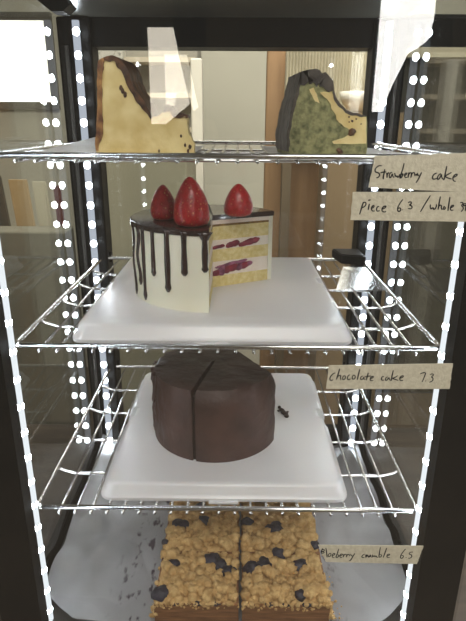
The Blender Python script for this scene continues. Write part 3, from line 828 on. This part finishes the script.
# paper liners on the top shelf
def liner(pts_px, label, curl, seed):
    # four corners given as (x,y) on the shelf, left-right/front-back
    (xa, xb, ya, yb_) = pts_px; nx, ny = 26, 26
    zb = Z1 + WT + 0.0004; bm = bmesh.new(); g = []
    for i in range(nx + 1):
        row = []
        for j in range(ny + 1):
            u, v = i / nx, j / ny
            x = xa + (xb - xa) * u; y = ya + (yb_ - ya) * v + 0.01 * math.sin(u * 3 + seed)
            zz = zb + curl(u, v) + 0.0003 * (1 + noise.noise(Vector((x * 30, y * 30, seed))))
            row.append(bm.verts.new((x, y, zz)))
        g.append(row)
    for i in range(nx):
        for j in range(ny): bm.faces.new((g[i][j], g[i + 1][j], g[i + 1][j + 1], g[i][j + 1]))
    o = obj('paper_liner', bm, MAT['liner'], None, loc=((xa + xb) / 2, (ya + yb_) / 2, zb), smooth=True)
    tag(o, label, 'paper', 'paper liners on the top shelf')
liner((-0.178, -0.035, 0.018, 0.30), 'white paper liner under the plain cheesecake slice', lambda u, v: 0.022 * max(0, 0.30 - u) * (0.2 + v) + 0.008 * v * max(0, .5 - u), 1.0)
liner((0.040, 0.158, 0.018, 0.28), 'white paper liner under the green cheesecake slice', lambda u, v: 0.016 * max(0, u - 0.75) * (1 - 0.5 * v), 2.0)

# ------------------------------------------------------------------ parchment on the case floor
bm = bmesh.new(); nx, ny = 70, 60; g = []
x0, x1, y0, y1 = -0.2205, 0.2205, -0.004, 0.352
for i in range(nx + 1):
    row = []
    for j in range(ny + 1):
        u, v = i / nx, j / ny
        x = x0 + (x1 - x0) * u; y = y0 + (y1 - y0) * v
        e = max(0, abs(x) - 0.15) / 0.07
        # front corners are cut off diagonally
        if e > 0.35: y = max(y, y + 0.036 * (e - 0.35) / 0.65 * (1 - v))
        zz = FZ + 0.0016 + 0.0012 * (1 + noise.noise(Vector((x * 14, y * 14, 0)))) * min(1, max(0, (abs(x) - 0.115) / 0.02) + max(0, (y - 0.24) / 0.03))
        zz += e * e * 0.010 * (1 + 1.4 * noise.noise(Vector((x * 9, y * 22, 3))))
        if x < 0: zz += 0.028 * max(0, e - 0.3) * max(0, v - 0.72) / 0.28 * (1 + noise.noise(Vector((x * 40, y * 40, 1))))
        if x > 0: zz += 0.045 * math.exp(-((x - 0.186) / 0.02) ** 2 - ((y - 0.27) / 0.02) ** 2)
        ridge = abs(noise.noise(Vector((x * 17 + 4, y * 12, 7)))); zz += 0.004 * max(0, 0.25 - ridge) / 0.25 * min(1, max(0, (abs(x) - 0.13) / 0.03))
        row.append(bm.verts.new((x, min(y, 0.353), max(zz, FZ + 0.0012))))
    g.append(row)
for i in range(nx):
    for j in range(ny): bm.faces.new((g[i][j], g[i + 1][j], g[i + 1][j + 1], g[i][j + 1]))
tag(obj('parchment_paper', bm, MAT['paper'], None, loc=(0, 0.17, FZ + 0.001), smooth=True), 'crumpled grey parchment paper with purple stains under the crumble bars', 'paper')

# ------------------------------------------------------------------ blueberry crumble bars
BT = 0.030                       # base thickness
TZ = FZ + 0.0022 + BT
fl = at_z(153, 603, TZ + 0.006); frr = at_z(330, 600, TZ + 0.006); mid = at_z(240.5, 603, TZ + 0.006)
ymid = at_z(240, 548, TZ + 0.008).y
yfr = fl.y + 0.004
dep = ymid - yfr
berries = [(180, 522, 1.5), (203.5, 517, 1.1), (165, 538, .6), (174, 560.5, 1.1), (212, 557, 1.5), (219, 561, 1.2), (227, 567, 1.1), (161, 589, 1.3), (155, 569, .9), (248, 519, 1.2), (275, 526, 1.6), (279, 550, 1.2), (252, 564, 1.3), (264, 561, 1.3), (299.6, 562, 1.3), (315, 541, .8), (301, 591, .9), (232, 567, .8), (255, 504, 1.0), (200, 503, 1.0)]
bpos = [(at_z(px, py, TZ + 0.012), s) for px, py, s in berries]
cols = [(fl.x, mid.x - 0.0021), (mid.x + 0.0021, frr.x)]
names = {(0, 0): 'front left blueberry crumble bar with golden lumps, nearest the left corner', (1, 0): 'front right blueberry crumble bar with golden lumps, just below the lowest price tape',
         (0, 1): 'second-row left blueberry crumble bar behind the front left bar', (1, 1): 'second-row right blueberry crumble bar behind the front right bar',
         (0, 2): 'rear left blueberry crumble bar mostly hidden under the lowest tray', (1, 2): 'rear right blueberry crumble bar mostly hidden under the lowest tray'}
for r_ in range(3):
    ya = yfr + r_ * dep + (0.0008 if r_ else 0); yb_ = yfr + (r_ + 1) * dep - 0.0008
    for c_ in range(2):
        xa, xb = cols[c_]
        shr = 0.0
        t = thing('crumble_bar', names[(c_, r_)], 'crumble bar', ((xa + xb) / 2, (ya + yb_) / 2, FZ + 0.0022), 'blueberry crumble bars on parchment')
        bm = bmesh.new(); box(bm, xa, xb, ya, yb_, FZ + 0.0024, TZ)
        bmesh.ops.subdivide_edges(bm, edges=list(bm.edges), cuts=7, use_grid_fill=True)
        for v in bm.verts:
            if v.co.z > FZ + 0.004: v.co += noise.noise_vector(v.co * 120) * 0.0008
        obj('bar_base', bm, MAT['barbase'], t)
        mine = [(p, s) for p, s in bpos if xa <= p.x <= xb and ya <= p.y <= yb_]
        if r_ == 2: mine += [(Vector((xa + 0.03, ya + 0.02, 0)), 1.2), (Vector((xb - 0.03, yb_ - 0.02, 0)), 1.0)]
        bm = bmesh.new()
        # knobbly topping: fine carpet plus bigger lumps
        n = 0
        for k in range(300):
            x = random.uniform(xa + 0.003, xb - 0.003); y = random.uniform(ya + 0.003, yb_ - 0.003)
            if any((p.x - x) ** 2 + (p.y - y) ** 2 < (0.0066 * s) ** 2 for p, s in mine): continue
            big = random.random()
            r = random.uniform(0.0022, 0.0040) if big < 0.62 else random.uniform(0.0045, 0.0085)
            ex = min(x - xa, xb - x, y - ya, yb_ - y)
            r = min(r, ex + 0.0015)
            zz = TZ + random.uniform(0.001, 0.0075)
            blob(bm, (x, y, zz), r, 2, 0.5, 1.3, (1, 1, 0.85))
        # a few larger clumps along the front
        if r_ == 0:
            for fx in ((0.33, 0.55, 0.78) if c_ == 0 else (0.18, 0.45, 0.8)):
                for q in range(12):
                    blob(bm, (xa + (xb - xa) * fx + random.gauss(0, 0.006), ya + 0.014 + random.gauss(0, 0.004), TZ + 0.006 + random.uniform(0, 0.004)), random.uniform(0.0035, 0.0065), 2, 0.5, 1.3)
        # thin carpet under the lumps
        nn = 18; gg = []
        for i in range(nn + 1):
            row = []
            for j in range(nn + 1):
                x = xa + (xb - xa) * i / nn; y = ya + (yb_ - ya) * j / nn
                edge = i in (0, nn) or j in (0, nn)
                row.append(bm.verts.new((x, y, TZ - 0.001 if edge else TZ + 0.002 + 0.002 * noise.noise(Vector((x * 200, y * 200, 0))))))
            gg.append(row)
        for i in range(nn):
            for j in range(nn): bm.faces.new((gg[i][j], gg[i + 1][j], gg[i + 1][j + 1], gg[i][j + 1]))
        obj('crumb_topping', bm, MAT['crumble'], t, smooth=True)
        for p, s in mine:
            bm = bmesh.new(); blob(bm, (p.x, p.y, TZ + 0.0055), 0.0070 * s, 3, 0.34, 1.1, (1.08, 1, 0.8))
            obj('blueberry', bm, MAT['blueberry'], t, smooth=True)
        if r_ == 0:
            bm = bmesh.new()
            for k in range(70):          # crumbs spilling over the cut front edge
                fx = random.random(); drop = random.random() ** 2 * 0.010
                blob(bm, (xa + (xb - xa) * fx, ya + 0.0004, TZ + 0.002 - drop), random.uniform(0.0012, 0.0032) * (1 - drop * 50), 2, 0.4, 1.2)
            if c_ == 0:
                for k in range(26): blob(bm, (xa + random.uniform(-.0015, .002), ya + random.uniform(0, .03), TZ + 0.002 - random.random() * 0.018), random.uniform(0.0015, 0.0034), 2, 0.4, 1.2)
            else:
                for k in range(34): blob(bm, (xb + random.uniform(-.002, .003), ya + random.uniform(0, .05), TZ + 0.002 - random.random() * 0.022), random.uniform(0.0015, 0.0036), 2, 0.4, 1.2)
            obj('edge_crumbs', bm, MAT['crumble'], t, smooth=True)
            for k in range(3):
                bm = bmesh.new(); blob(bm, (random.uniform(xa + .01, xb - .01), ya + 0.001, TZ + 0.0005), 0.0035, 3, 0.4, 1.2, (1.6, 0.7, 0.7))
                obj('blueberry', bm, MAT['blueberry'], t, smooth=True)
# loose crumbs on the parchment beside the bars
bm = bmesh.new()
for k in range(110):
    s = random.choice((-1, 1, 1)); x = (fl.x - abs(random.gauss(0.003, 0.004))) if s < 0 else (frr.x + abs(random.gauss(0.004, 0.007)))
    y = yfr + random.uniform(-0.004, 0.11) * random.random()
    r = random.uniform(0.0007, 0.003) * (1 if abs(x - (fl.x if s < 0 else frr.x)) < 0.006 else 0.6)
    blob(bm, (x, max(y, 0.004), FZ + 0.0032 + r * 0.6), r, 1, 0.4)
tag(obj('loose_crumbs', bm, MAT['crumble'], None, loc=(0, yfr, FZ + 0.002), smooth=True), 'scattered golden crumbs on the parchment around the crumble bars', 'crumbs', None, 'stuff')

# ------------------------------------------------------------------ handwritten tape labels on the door glass
def tape(quad_px, rag, strokes, label, words):
    """quad_px: outline pixels; strokes: list of (origin, scale, [polylines])"""
    y = FY - 0.0006
    q = [at_y(px, py, y) for px, py in quad_px]
    # ragged outline
    out_ = []
    for i in range(len(q)):
        A, Bq = q[i], q[(i + 1) % len(q)]; short = (A - Bq).length < 0.035
        m_ = 10 if short else 16
        for j in range(m_):
            v = A.lerp(Bq, j / m_)
            k = 0.0006 if short else 0.00012
            out_.append((v.x + noise.noise(Vector((v.x * 600, v.z * 900, rag))) * k, v.z + noise.noise(Vector((v.z * 300, v.x * 300, rag))) * 0.00012))
    bm = bmesh.new(); rings_mesh(bm, [[(x, y, zz) for x, zz in out_], [(x, FY - 0.0001, zz) for x, zz in out_]])
    c = sum(q, Vector()) / len(q)
    t = obj('price_tape', bm, MAT['tape'], None, loc=(c.x, y, c.z))
    tag(t, label, 'label', 'handwritten price tapes on the fridge door')
    bm = bmesh.new()
    for (ox, oy), s, lines in strokes:
        for ln in lines:
            pts = [at_y(ox + a / s, oy + b_ / s, y - 0.00025) for a, b_ in ln]
            # smooth the polyline a little
            sm = [pts[0]]
            for a, b_ in zip(pts, pts[1:]): sm += [a.lerp(b_, 0.25), a.lerp(b_, 0.75)]
            sm.append(pts[-1])
            n = len(sm)
            tube(bm, sm, [0.0005 * (0.85 + 0.3 * math.sin(PI * i / max(1, n - 1))) for i in range(n)], 6)
    for v in bm.verts:                                        # ink lies almost flat
        v.co.y = y - 0.0001 + (v.co.y - (y - 0.00025)) * 0.2
    w = obj('handwriting', bm, MAT['ink'], t)
    w['label'] = 'black handwriting ' + words
S1 = [((366, 152), 9.32, [
    [(147, 128), (120, 127), (95, 145), (82, 170), (90, 188), (112, 192), (127, 205), (128, 222), (112, 238), (96, 241)],
    [(176, 160), (170, 195), (160, 235), (163, 254)], [(135, 195), (160, 187), (190, 186)],
    [(192, 195), (198, 215), (196, 240)], [(196, 218), (204, 200), (215, 190)],
    [(246, 190), (228, 192), (216, 215), (220, 240), (232, 238), (248, 195), (250, 225), (262, 240)],
    [(268, 195), (272, 220), (276, 236), (290, 215), (292, 236), (306, 232), (316, 205)],
    [(356, 105), (346, 150), (328, 205), (315, 245), (328, 240), (346, 215), (344, 200), (326, 215)],
    [(358, 224), (380, 208), (382, 196), (366, 198), (358, 220), (366, 238), (384, 236)],
    [(400, 190), (396, 215), (392, 240)], [(396, 215), (408, 196), (420, 190)],
    [(426, 190), (424, 215), (418, 240)], [(424, 212), (436, 194), (452, 190), (458, 225)]]),
    ((416, 152), 9.32, [
    [(0, 205), (6, 218), (14, 212)],
    [(12, 195), (16, 215), (28, 220)], [(54, 190), (40, 215), (22, 255), (0, 288)],
    [(196, 196), (170, 205), (154, 230), (154, 250), (172, 254), (194, 246)],
    [(234, 200), (210, 215), (198, 245), (206, 260), (224, 240), (240, 200), (238, 235), (262, 262)],
    [(288, 130), (276, 190), (262, 260)], [(332, 190), (300, 208), (268, 226), (290, 240), (332, 252)],
    [(342, 240), (372, 228), (388, 212), (376, 205), (354, 220), (342, 245), (350, 268), (370, 276)]])]
tape([(375, 156), (480, 152.5), (480, 193), (368.5, 187.5)], 1.0, S1, 'upper price tape with handwriting reading Strawberry cake', 'Strawberry cake')
S2 = [((346, 188), 7.767, [
    [(136, 108), (124, 145), (106, 206)], [(130, 120), (148, 108), (158, 122), (148, 142), (126, 154)],
    [(182, 122), (176, 150), (172, 172)], [(172, 96), (192, 92)],
    [(198, 160), (216, 150), (220, 136), (206, 138), (196, 160), (204, 180), (224, 178)],
    [(258, 142), (244, 146), (236, 165), (242, 182), (262, 176)],
    [(276, 168), (302, 156), (314, 142), (298, 140), (280, 158), (280, 180), (298, 188), (312, 182)],
    [(442, 88), (418, 120), (400, 155), (402, 180), (418, 182), (428, 168), (420, 152), (404, 160)],
    [(438, 168), (441, 171)]]),
    ((406, 188), 7.767, [
    [(16, 116), (32, 106), (44, 112), (38, 126), (24, 132), (44, 138), (50, 152), (34, 164), (18, 158)],
    [(190, 58), (152, 118), (112, 186)],
    [(190, 128), (188, 150), (196, 166), (212, 146), (214, 166), (226, 164), (238, 140), (236, 126)],
    [(268, 66), (258, 115), (250, 168)], [(252, 150), (264, 132), (276, 136), (274, 155), (282, 170)],
    [(298, 142), (288, 156), (294, 168), (308, 158), (298, 142)],
    [(342, 70), (334, 120), (326, 178)],
    [(344, 156), (366, 146), (372, 134), (356, 136), (344, 154), (348, 174), (368, 172)],
    [(420, 116), (440, 110), (444, 124), (430, 136), (444, 146), (446, 166), (428, 184)],
    [(462, 118), (446, 126), (450, 140), (466, 134)], [(468, 118), (466, 150), (460, 180)]])]
tape([(353, 192), (480, 192), (480, 222), (350.5, 220)], 2.0, S2, 'second price tape with handwriting reading piece 6.3 / whole', 'piece 6.3 / whole 39')
S3 = [((322, 360), 7.767, [
    [(104, 100), (84, 108), (64, 132), (60, 152), (72, 162), (86, 152)],
    [(138, 68), (126, 110), (112, 152)], [(116, 138), (132, 120), (148, 122), (142, 140), (148, 156)],
    [(170, 122), (158, 140), (164, 156), (182, 144), (182, 124), (170, 122)],
    [(216, 114), (200, 126), (196, 146), (206, 156), (222, 146)],
    [(246, 116), (234, 132), (236, 150), (252, 148), (262, 128), (246, 116)],
    [(294, 72), (284, 110), (274, 154)],
    [(318, 124), (300, 134), (300, 154), (318, 150), (328, 128), (324, 142), (334, 156)],
    [(360, 100), (352, 130), (344, 158)], [(332, 132), (352, 128), (382, 124)],
    [(372, 148), (394, 140), (402, 128), (386, 128), (374, 146), (376, 162), (398, 160)],
    ]),
    ((382, 360), 5.974, [
    [(12, 98), (0, 102), (-4, 112), (0, 122), (12, 120)],
    [(34, 100), (22, 108), (20, 122), (30, 122), (42, 102), (44, 116), (54, 124)],
    [(68, 62), (60, 95), (56, 124)], [(94, 94), (76, 106), (60, 110), (78, 116), (98, 122)],
    [(104, 112), (124, 104), (130, 94), (116, 96), (104, 110), (110, 124), (126, 122)],
    [(228, 84), (240, 78), (262, 74), (256, 95), (240, 132)],
    [(260, 124), (262, 127)],
    [(286, 88), (302, 82), (310, 90), (294, 102), (306, 108), (304, 124), (284, 134)]])]
tape([(329, 365.5), (453, 363.5), (449.5, 389), (326, 389)], 3.0, S3, 'price tape with handwriting reading chocolate cake 7.3', 'chocolate cake 7.3')
S4 = [((314, 538), 7.767, [
    [(66, 82), (60, 100), (56, 118)], [(58, 98), (72, 88), (82, 92), (76, 104), (60, 112)],
    [(62, 104), (76, 107), (80, 116), (58, 122)], [(92, 78), (98, 110), (102, 152)],
    [(124, 118), (110, 130), (112, 148), (126, 144), (134, 126), (124, 118)],
    [(140, 138), (160, 132), (164, 120), (150, 122), (140, 138), (144, 154), (160, 150)],
    [(192, 86), (182, 120), (168, 154), (184, 152), (196, 136), (184, 130)],
    [(200, 142), (220, 134), (222, 124), (208, 126), (200, 142), (206, 154), (220, 150)],
    [(232, 126), (230, 140), (226, 150)], [(230, 140), (240, 128), (250, 126)],
    [(256, 126), (254, 140), (250, 150)], [(254, 140), (264, 128), (274, 128), (276, 142)],
    [(286, 124), (288, 138), (300, 140)], [(318, 120), (302, 144), (284, 176), (272, 178)],
    [(394, 126), (378, 134), (370, 148), (378, 154), (392, 150)],
    [(404, 128), (402, 152)], [(404, 140), (416, 128), (420, 150), (434, 148), (440, 130), (442, 150), (458, 148)]]),
    ((366, 538), 7.516, [
    [(0, 148), (12, 126), (20, 146), (34, 126)],
    [(48, 126), (50, 146), (62, 128), (66, 146), (76, 130), (82, 146), (92, 146)],
    [(108, 70), (102, 110), (96, 146), (112, 144), (120, 128), (104, 126)],
    [(156, 76), (144, 110), (130, 148)],
    [(158, 138), (176, 130), (178, 122), (164, 122), (156, 138), (162, 150), (178, 146)],
    [(298, 82), (276, 108), (258, 138), (262, 156), (278, 150), (284, 132), (266, 134)],
    [(300, 146), (303, 149)],
    [(354, 106), (330, 108), (324, 124), (342, 126), (346, 142), (330, 154), (318, 152)]])]
tape([(318, 545), (423.5, 546), (421, 553), (417, 564), (326, 562)], 4.0, S4, 'lowest price tape with handwriting reading Blueberry crumble 6.5', 'Blueberry crumble 6.5')

# ------------------------------------------------------------------ light
w = bpy.data.worlds.new('world'); sc.world = w; w.use_nodes = True
w.node_tree.nodes['Background'].inputs[0].default_value = (1.0, 0.95, 0.86, 1)
w.node_tree.nodes['Background'].inputs[1].default_value = 0.05
def area(name, loc, size, power, col=(1, 0.9, 0.76), rot=(0, 0, 0)):
    l = bpy.data.lights.new(name, 'AREA'); l.energy = power; l.size = size; l.color = col
    o = bpy.data.objects.new(name, l); o.location = loc; o.rotation_euler = rot; COL.objects.link(o)
area('room_fill', (0.2, 0.25, 2.66), 1.0, 66, (1, 0.97, 0.91))  # added fill with no visible source, lights fronts behind the case
area('room_fill', (0.2, 1.75, 2.66), 0.8, 17, (1, 0.96, 0.88))  # added fill with no visible source, brightens the back wall
area('room_fill', (0.1, -1.5, 2.66), 1.0, 38, (1, 0.98, 0.95))  # added fill behind the viewer, brightens the door tapes

sc.view_settings.view_transform = 'Standard'
sc.view_settings.look = 'None'
sc.view_settings.exposure = 0.0
c = sc.cycles
c.use_denoising = True
c.caustics_reflective = False; c.caustics_refractive = False
c.max_bounces = 10; c.transparent_max_bounces = 24; c.glossy_bounces = 6; c.diffuse_bounces = 4
c.sample_clamp_indirect = 4.0
